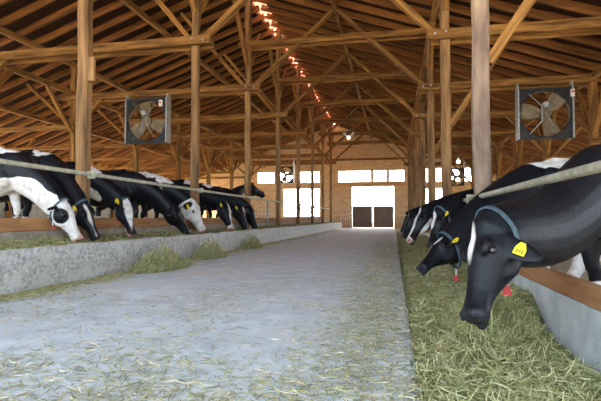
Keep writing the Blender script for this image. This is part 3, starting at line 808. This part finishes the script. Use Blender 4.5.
    if ear_tag:
        for q in (0,):
            root, d, e2, e3 = min(ears, key=lambda e: (e[0] - Vector((0, 0, EYE))).length)
            ts = tag_size * k
            nrm = e3 if e3.dot(Vector((0, 0, EYE)) - root) > 0 else -e3
            c = root + d * (.125 * k * ear_size) + nrm * (.024 * k)
            dn = (e2 * .9 + d * .25).normalized(); sd = dn.cross(nrm).normalized()
            pts = []
            for z0 in (0, .004):
                for (px, py) in ((-.016, -.03), (.016, -.03), (.034, .012), (.034, .055), (-.034, .055), (-.034, .012)):
                    pts.append(c + sd * px * ts + dn * py * ts + nrm * z0)
            fc = [(5, 4, 3, 2, 1, 0), (6, 7, 8, 9, 10, 11)] + [(i, (i + 1) % 6, 6 + (i + 1) % 6, 6 + i) for i in range(6)]
            o = link_mesh('ear_tag', pts, fc, M['tag'], root_o); fix_normals(o)
            if tag_size != 1.0:
                mk = []
                for j, (px, l) in enumerate(((-.016, .026), (-.002, .018), (.013, .026))):
                    q0 = c + sd * px * ts + dn * .02 * ts + nrm * .0055
                    q1 = q0 + dn * l * ts
                    mk.append(([q0 - sd * .003, q0 + sd * .003, q1 + sd * .003, q1 - sd * .003], [(0, 1, 2, 3)]))
                link_mesh('tag_mark', *join_geo(mk), M['tag_mark'], o)
    if collar:
        # a band round the neck behind the poll
        q = .84; i = int(q * (m - 1)); c, sd, upv, hw, ha, hb = st_neck(cv, i, m, S, w, U, F, s)
        tg = (cv[min(i + 1, m - 1)] - cv[max(i - 1, 0)]).normalized()
        V, Fc = [], []; seg = 36
        g = 1.02
        for e, (off, gr) in enumerate(((-.016, g), (.016, g), (.016, g + .06), (-.016, g + .06))):
            for kk in range(seg):
                an = 2 * math.pi * kk / seg
                hh = ha if math.sin(an) > 0 else hb * 1.1
                V.append(c + tg * (off * s + (0.05 if math.sin(an) < 0 else -.0) * abs(math.sin(an)) * s) + sd * (hw * gr * math.cos(an)) + upv * (hh * gr * math.sin(an)))
        for e in range(4):
            e2_ = (e + 1) % 4
            for kk in range(seg):
                j = (kk + 1) % seg; Fc.append((e * seg + kk, e * seg + j, e2_ * seg + j, e2_ * seg + kk))
        co_ = link_mesh('collar', V, Fc, M['collar'], root_o, smooth=False); fix_normals(co_)
        if collar_tag:
            low = min((Vector(x) for x in V), key=lambda p: p.z - (p - P).dot(F) * .3)
            strap = link_mesh('tag_strap', *tube_geo([low + U * .01, low - U * .07 * s], .008, 6), M['white_metal'], co_)
            cc = low - U * .095 * s
            view = (Vector((0, 0, EYE)) - cc); view.z = 0; view.normalize(); sv = Vector((-view.y, view.x, 0))
            pv = []
            for dd in (0, .012):
                for (px, pz) in ((-.018, .03), (.018, .03), (.027, -.028), (-.027, -.028)):
                    pv.append(cc + sv * px * s + U * pz * s + view * dd)
            link_mesh('red_tag', pv, [(3, 2, 1, 0), (4, 5, 6, 7)] + [(i, (i + 1) % 4, 4 + (i + 1) % 4, 4 + i) for i in range(4)], M['red'], co_)
    return root_o

def st_neck(cv, i, m, S, w, U, F, s):
    c = cv[i]; tg = (cv[min(i + 1, m - 1)] - cv[max(i - 1, 0)]).normalized(); q = i / (m - 1)
    sd = S.lerp(w if w.dot(S) > 0 else -w, q); sd = (sd - tg * sd.dot(tg)).normalized()
    upv = sd.cross(tg); upv = upv if upv.dot(U + F * .5) > 0 else -upv
    hw = float(np.interp(q, [0, .25, .5, .8, 1], [.20, .19, .155, .125, .105])) * s
    hh = float(np.interp(q, [0, .25, .5, .8, 1], [.31, .305, .245, .185, .14])) * s
    return c, sd, upv, hw, hh * .98, hh * 1.05

def PX(x, y, X):                 # where a sight line from the eye meets the upright plane at side distance X
    Y = X * (465.0 / (x - 394.0) + SCX) / CX2
    return Vector((X, Y, EYE + (218 - y) * (0.9803 * Y - 0.197 * X) / 465.0))

def PY(x, y, Y):
    X = X_at(x, Y)
    return Vector((X, Y, EYE + (218 - y) * (0.9803 * Y - 0.197 * X) / 465.0))

GL = 'cows feeding along the left manger'; GR = 'cows feeding along the right manger'
# left row
def left_cow(label, mz, pl, wx, wy, patches, s=1.0, mx=-4.74, px=-5.0, fl=FL_L, **kw):
    return make_cow(label, wx, wy, kw.pop('hd', 0.0), fl, PX(*pl, px), PX(*mz, mx), patches, s=s, group=GL, **kw)
left_cow('cow at the left frame edge, white face with black eye patch and pink muzzle', (80, 241), (63, 205), -6.0, 6.22, [
    ('b', 'w', (-.06, 0, 1.41), (.42, .5, .15)), ('b', 'w', (.35, -.1, .58), (.50, .45, .33)), ('b', 'w', (.72, -.1, .45), (.32, .3, .30)), ('b', 'w', (-.8, 0, .5), (.4, .5, .25)),
    ('h', 'w', (.5, 0, 0), (.62, .3, .3)), ('h', 'b', (.27, .12, -.02), (.2, .10, .10)), ('h', 'b', (.27, -.12, -.02), (.2, .10, .10)), ('h', 'b', (0.0, .2, 0), (.1, .1, .2)), ('h', 'b', (0.0, -.2, 0), (.1, .1, .2))],
    voxel=.018, collar_tag=True, ear_tag=False, s=1.0)
left_cow('black cow before the nearest left post, white shoulder patch, white line down its face', (98, 239), (83, 206), -6.0, 6.95, [
    ('b', 'w', (.10, 0, 1.38), (.17, .35, .11)), ('h', 'w', (.62, .05, .075), (.7, .04, .05))],
    voxel=.018, s=1.04)
left_cow('black cow just past the nearest left post, white neck and forehead, yellow ear tag', (133, 234), (126, 203), -6.0, 7.95, [
    ('b', 'w', (.33, 0, 1.24), (.22, .5, .15)), ('b', 'w', (.30, -.2, .68), (.30, .3, .22)), ('h', 'w', (.35, .06, .07), (.75, .07, .07)), ('h', 'w', (.9, .0, -.06), (.14, .08, .05))],
    collar_tag=True, tag_size=1.1, s=0.98)
left_cow('broad black cow before the second left post, its lowered head all black', (189, 234), (172, 207), -6.0, 9.7, [
    ('b', 'w', (-.9, 0, .45), (.3, .5, .1))], mx=-4.72, collar=False, ear_tag=False, s=1.0)
left_cow('cow with a long white back and nearly all white face at the second left post', (204, 232), (191, 202), -6.05, 10.75, [
    ('b', 'w', (.05, 0, 1.40), (.5, .6, .17)), ('b', 'w', (.55, 0, 1.25), (.35, .5, .14)), ('b', 'w', (.35, -.15, .80), (.12, .2, .22)), ('h', 'w', (.5, 0, 0), (.65, .3, .3)), ('h', 'b', (0.02, -.17, 0), (.13, .11, .2)), ('h', 'b', (0.02, .17, 0), (.13, .11, .2))],
    collar=False, s=1.03)
left_cow('black cow past the second left post, white shoulder patch and white blaze', (232, 230), (225, 205), -6.0, 12.9, [
    ('b', 'w', (.12, 0, 1.35), (.22, .5, .13)), ('h', 'w', (.45, 0, .08), (.6, .04, .08)), ('h', 'w', (.95, 0, 0), (.15, .1, .1))], s=1.02)
left_cow('black cow with small white back patch, second last of the left feeding row', (247, 230), (239, 206), -6.0, 14.2, [
    ('b', 'w', (.10, 0, 1.35), (.22, .5, .13)), ('h', 'w', (.2, 0, .08), (.12, .04, .06))], s=1.01)
left_cow('plain black cow, farthest of those feeding on the left', (257, 230), (249, 207), -6.0, 15.6, [], ear_tag=False, s=1.0)
p_ = PX(248, 186, -6.1); m_ = PX(264, 195, -5.65)
make_cow('black cow standing with raised head beyond the left feeding row', -6.55, 17.7, 0.0, FL_L, p_, m_, [], collar=False, ear_tag=False, s=1.05, neck_up=.02)

# right row
m_ = PX(469, 320, .42); p_ = PX(487, 233, .56)
make_cow('big black cow nearest the viewer on the right with thin white blaze', 1.62, 3.95, math.atan2(-.68, -.73), FL_R - .02, p_, m_, [
    ('h', 'w', (.20, .00, .085), (.20, .022, .07)), ('b', 'w', (-.9, 0, .4), (.3, .4, .1))],
    voxel=.012, group=GR, collar=True, collar_tag=True, tag_size=.92, s=1.0, ear_droop=.9, ear_back=.55, ear_size=1.35, face=(-1, -.34, .2), fat=1.24, neck_up=-.15)
m_ = PY(419, 269, 5.45); p_ = PY(446, 241, 5.75)
make_cow('black cow at the nearest right post, white forehead star and white back patch', 1.9, 6.45, math.atan2(-.30, -.95), FL_R, p_, m_, [
    ('h', 'w', (.16, .0, .08), (.14, .045, .07)), ('b', 'w', (-.15, .1, 1.45), (.40, .35, .20))],
    voxel=.018, group=GR, collar=True, collar_tag=True, tag_size=1.1, s=1.1, ear_droop=.3, face=(-1, -.35, .5))
m_ = PY(429, 247, 6.95); p_ = PY(440, 216, 7.2)
make_cow('black cow with white blaze and yellow tag between the two nearest right posts', 1.95, 7.85, math.atan2(-.25, -.95), FL_R, p_, m_, [
    ('h', 'w', (.25, 0, .08), (.3, .05, .07)), ('b', 'w', (-.2, 0, 1.42), (.5, .2, .16))], group=GR, collar=True, tag_size=1.0, s=1.06)
m_ = PY(408, 242, 8.2); p_ = PY(424, 213, 8.4)
make_cow('cow with white stripes along its black face behind the second right post', 1.95, 9.2, math.atan2(-.2, -.95), FL_R, p_, m_, [
    ('h', 'w', (.45, -.01, .07), (.55, .045, .06)), ('h', 'w', (.55, -.08, -.10), (.50, .08, .035)), ('h', 'w', (.93, 0, 0), (.08, .07, .08)), ('b', 'w', (-.2, 0, 1.42), (.4, .2, .13))],
    group=GR, collar=False, ear_tag=False, s=1.04)
m_ = PY(403, 237, 10.6); p_ = PY(412, 216, 10.8)
make_cow('plain black cow with lowered head, second farthest feeding on the right', 1.9, 11.5, math.atan2(-.15, -.95), FL_R, p_, m_, [], group=GR, collar=False, ear_tag=False, s=1.0)
m_ = PY(401, 232, 13.8); p_ = PY(408, 216, 13.9)
make_cow('black cow with white back, farthest feeding on the right', 1.9, 14.6, math.atan2(-.1, -.95), FL_R, p_, m_, [('b', 'w', (-.5, 0, 1.4), (.5, .5, .15))], group=GR, collar=False, ear_tag=False, s=1.0)
# the one whose white face shows under the near cow's neck
m_ = Vector((1.84, 5.5, .24)); p_ = Vector((2.1, 5.6, .68))
make_cow('white-faced cow with lowered head behind the wooden plank, beyond the nearest right cow', 3.05, 5.75, math.atan2(-.1, -.98), FL_R, p_, m_, [
    ('h', 'w', (.55, 0, 0), (.62, .3, .3)), ('h', 'b', (.1, .0, 0), (.22, .3, .3))], collar=False, ear_tag=False, s=.98)

# ------------------------------------------------------------------ hay and straw
def blades(name, n, sample, length, width, mat, lift=0.03, tilt=0.35, seed=1):
    """n bent ribbons of hay as one mesh; sample(rng, n) gives the points they lie at"""
    rng = np.random.default_rng(seed)
    p = sample(rng, n)
    n = len(p)
    az = rng.uniform(0, 2 * np.pi, n); el = rng.normal(0, tilt, n)
    L = rng.uniform(length[0], length[1], n) * rng.uniform(.5, 1, n); wd = rng.uniform(width[0], width[1], n)
    d = np.stack([np.cos(az) * np.cos(el), np.sin(az) * np.cos(el), np.sin(el)], 1)
    sd = np.stack([-np.sin(az), np.cos(az), rng.normal(0, .6, n)], 1); sd /= np.linalg.norm(sd, axis=1)[:, None]
    up = np.cross(d, sd); bend = rng.normal(0, .18, n)[:, None] * L[:, None]
    side = rng.normal(0, .12, n)[:, None] * L[:, None]
    V = np.empty((n, 8, 3))
    for i, t in enumerate((-.5, -.17, .17, .5)):
        c = p + d * (L * t)[:, None] + up * bend * (t * t * 2 - .2) + sd * side * (t * t * 3)
        ww = (wd * (0.5 if abs(t) < .4 else .25))[:, None]
        V[:, i * 2] = c - sd * ww; V[:, i * 2 + 1] = c + sd * ww
    V = V.reshape(-1, 3)
    me = bpy.data.meshes.new(name); me.vertices.add(len(V)); me.vertices.foreach_set('co', V.astype(np.float32).ravel())
    base = (np.arange(n) * 8)[:, None, None]
    q = np.array([[0, 1, 3, 2], [2, 3, 5, 4], [4, 5, 7, 6]])[None]
    F = (base + q).reshape(-1, 4)
    me.loops.add(F.size); me.loops.foreach_set('vertex_index', F.ravel().astype(np.int32))
    me.polygons.add(len(F)); me.polygons.foreach_set('loop_start', (np.arange(len(F)) * 4).astype(np.int32))
    me.update(calc_edges=True); me.validate(); me.materials.append(mat)
    o = bpy.data.objects.new(name, me); COL.objects.link(o)
    return o

def hnoise(x, y, sc=1.0): return noise.noise(Vector((x * sc, y * sc, 3.1)))
# right manger bed: heaped against the wall, thinning toward the aisle edge
def right_h(x, y):
    u = (x - 0.12) / 1.08
    q = min(1, max(0, (y - 3.85) / .7)); q = q * q * (3 - 2 * q)
    return -0.075 + 0.03 * u + 0.27 * q * u ** 1.6 + 0.035 * hnoise(x, y, 2.3) + .02 * hnoise(x, y, 7) 
def height_mesh(name, x0, x1, y0, y1, nx, ny, h, zb, mat):
    V, F = [], []
    for j in range(ny + 1):
        y = y0 * (y1 / y0) ** (j / ny) if y0 > 0 else y0 + (y1 - y0) * j / ny
        for i in range(nx + 1):
            x = x0 + (x1 - x0) * i / nx; V.append((x, y, h(x, y)))
    n = nx + 1
    for j in range(ny):
        for i in range(nx):
            F.append((j * n + i, j * n + i + 1, (j + 1) * n + i + 1, (j + 1) * n + i))
    m0 = len(V)
    ring = [i for i in range(n)] + [j * n + nx for j in range(1, ny + 1)] + [ny * n + i for i in range(nx - 1, -1, -1)] + [j * n for j in range(ny - 1, 0, -1)]
    for r in ring: V.append((V[r][0], V[r][1], zb))
    k = len(ring)
    for i in range(k):
        j = (i + 1) % k; F.append((ring[j], ring[i], m0 + i, m0 + j))
    F.append(tuple(m0 + i for i in range(k))[::-1])
    return link_mesh(name, V, F, mat, smooth=True)
t = empty('hay_bed', (.66, 6, -.12), 'greenish hay filling the right manger along the aisle', 'hay'); t['kind'] = 'stuff'
h0 = height_mesh('packed_hay', .125, 1.195, .8, YW - .2, 18, 120, right_h, -.118, M['haybed']); h0.parent = t; h0.location = (-.66, -6, .12)
def samp_right(rng, n):
    x = rng.uniform(.10, 1.17, n); y = 1.2 * (30 / 1.2) ** rng.uniform(0, 1, n) ** 1.1
    z = np.array([right_h(a, b) for a, b in zip(x, y)]) + rng.uniform(0, .045, n)
    return np.stack([x, y, z], 1)
b = blades('hay_blades', 42000, samp_right, (.05, .26), (.003, .0075), M['hay'], seed=3); b.parent = t; b.location = (-.66, -6, .12); b['kind'] = 'stuff'
def samp_right_far(rng, n):
    x = rng.uniform(.10, 1.17, n); y = rng.uniform(6, 34, n)
    z = np.array([right_h(a, b) for a, b in zip(x, y)]) + rng.uniform(0, .06, n)
    return np.stack([x, y, z], 1)
# heap under the nearest cow
def heap(name, cx, cy, rx, ry, h, zb, n, label, mat, length=(.08, .34), width=(.003, .008), seed=5, cat='hay'):
    t = empty(name, (cx, cy, zb), label, cat); t['kind'] = 'stuff'
    V, F = [], []; R, S_ = 8, 22
    V.append((cx, cy, zb + h * .55))
    for i in range(1, R + 1):
        for k in range(S_):
            a = 2 * math.pi * k / S_; q = i / R
            x = cx + rx * q * math.cos(a); y = cy + ry * q * math.sin(a)
            V.append((x, y, zb + max(0.0, h * .6 * (1 - q) * (1 + .9 * hnoise(x, y, 6)))))
    for k in range(S_): F.append((0, 1 + k, 1 + (k + 1) % S_))
    for i in range(R - 1):
        for k in range(S_):
            j = (k + 1) % S_; F.append((1 + i * S_ + k, 1 + (i + 1) * S_ + k, 1 + (i + 1) * S_ + j, 1 + i * S_ + j))
    F.append(tuple(1 + (R - 1) * S_ + k for k in range(S_))[::-1])
    link_mesh('packed_hay', V, F, M['haybed'], t, smooth=True)
    def samp(rng, n):
        r = np.sqrt(rng.uniform(0, 1, n)) * 1.08; a = rng.uniform(0, 2 * np.pi, n)
        x = cx + rx * r * np.cos(a); y = cy + ry * r * np.sin(a)
        z = zb + h * .85 * np.clip(1 - r, 0, 1) ** .8 * (1 + .5 * np.sin(a * 3 + seed)) + rng.uniform(0, .09, n) * (1.1 - r) + .012
        return np.stack([x, y, z], 1)
    b = blades('hay_blades', n, samp, length, width, mat, seed=seed, tilt=.7)
    b.parent = t; b.location = -Vector((cx, cy, zb)); b['kind'] = 'stuff'
heap('hay_heap', .80, 4.25, .34, .55, .22, -.03, 5000, 'heap of green hay against the right manger wall beyond the nearest cow head', M['hay'], seed=8)
# left manger
def left_h(x, y): return .455 + .03 * hnoise(x, y, 1.7) + .02 * hnoise(x, y, 6) + .17 * (-4.56 - x)
t = empty('hay_bed', (-4.8, 8, .34), 'olive hay lying in the left manger behind the concrete curb', 'hay'); t['kind'] = 'stuff'
h0 = height_mesh('packed_hay', -5.275, -4.565, 2.0, YW - 3.2, 10, 90, left_h, .342, M['haybed']); h0.parent = t; h0.location = (4.8, -8, -.34)
def samp_left(rng, n):
    x = rng.uniform(-5.25, -4.5, n); y = 3 * (30 / 3) ** rng.uniform(0, 1, n)
    z = np.array([left_h(a, b) for a, b in zip(x, y)]) + rng.uniform(0, .05, n)
    return np.stack([x, y, z], 1)
b = blades('hay_blades', 16000, samp_left, (.06, .22), (.004, .009), M['hay'], seed=4); b.parent = t; b.location = (4.8, -8, -.34); b['kind'] = 'stuff'
# heaps on the aisle against the left curb
def gnd(x, y):
    d = Vector((x - 394.0, 0, 0)); Y = None
    # intersect the sight line with the aisle floor
    dep = EYE * 465.0 / (y - 218.0)
    xc = (x - 300.5) * dep / 465.0
    return Vector((xc * .9803 - dep * .197, dep * .9803 + xc * .197, 0))
g = gnd(163, 272); heap('hay_heap', -4.06, g.y + .55, .34, .80, .30, 0, 4200, 'green hay heap on the aisle against the left curb, the larger nearer one', M['hay'], seed=21)
g = gnd(205, 261); heap('hay_heap', -4.12, g.y + .9, .28, .7, .30, 0, 2600, 'green hay heap on the aisle against the left curb, the middle one', M['hay'], seed=22)
g = gnd(270, 247); heap('hay_heap', -4.2, 13.4, .24, .8, .34, 0, 1500, 'small far tuft of green hay on the aisle against the left curb', M['hay'], seed=23)
# strip of hay litter along the curb foot
def samp_strip(rng, n):
    y = 2.5 * (34 / 2.5) ** rng.uniform(0, 1, n); x = -4.38 + np.abs(rng.normal(0, .20, n)) ** 1.0 * (.7 + .6 * np.sin(y * 2.3) ** 2)
    z = rng.uniform(.003, .03, n); return np.stack([x, y, z], 1)
b = blades('hay_litter', 15000, samp_strip, (.04, .16), (.003, .008), M['hay'], seed=6, tilt=.12)
tag(b, 'narrow band of green hay litter along the foot of the left curb', 'hay', kind='stuff')
# straw scattered on the aisle
def samp_floor(rng, n):
    pts = []
    N = n * 8
    y = 1.55 * (26 / 1.55) ** rng.uniform(0, 1, N); x = rng.uniform(-4.3, .10, N)
    dens = np.array([noise.noise(Vector((a * .8, b * .55, 1.0))) + .5 * noise.noise(Vector((a * 2.6, b * 2.0, 7.0))) for a, b in zip(x, y)])
    near = np.clip((2.9 - y) / 1.4, 0, 1)
    right = np.exp(-((x + .18) / .38) ** 2) * (y > 2.0) * np.clip(1.0 - (y - 8) / 20, .25, 1)
    right *= np.clip((y - 1.9) / 1.2, 0, 1) * .9 + .12
    pr = np.clip(.10 + dens * .5, .015, 1) * .55 + near * .65 + right * .75
    keep = rng.uniform(0, 1, N) < pr
    x, y = x[keep][:n], y[keep][:n]
    return np.stack([x, y, rng.uniform(.002, .012, len(x))], 1)
b = blades('straw_litter', 32000, samp_floor, (.025, .15), (.003, .007), M['straw'], seed=9, tilt=.06)
tag(b, 'loose straw and chaff scattered over the concrete feeding aisle', 'straw', kind='stuff')
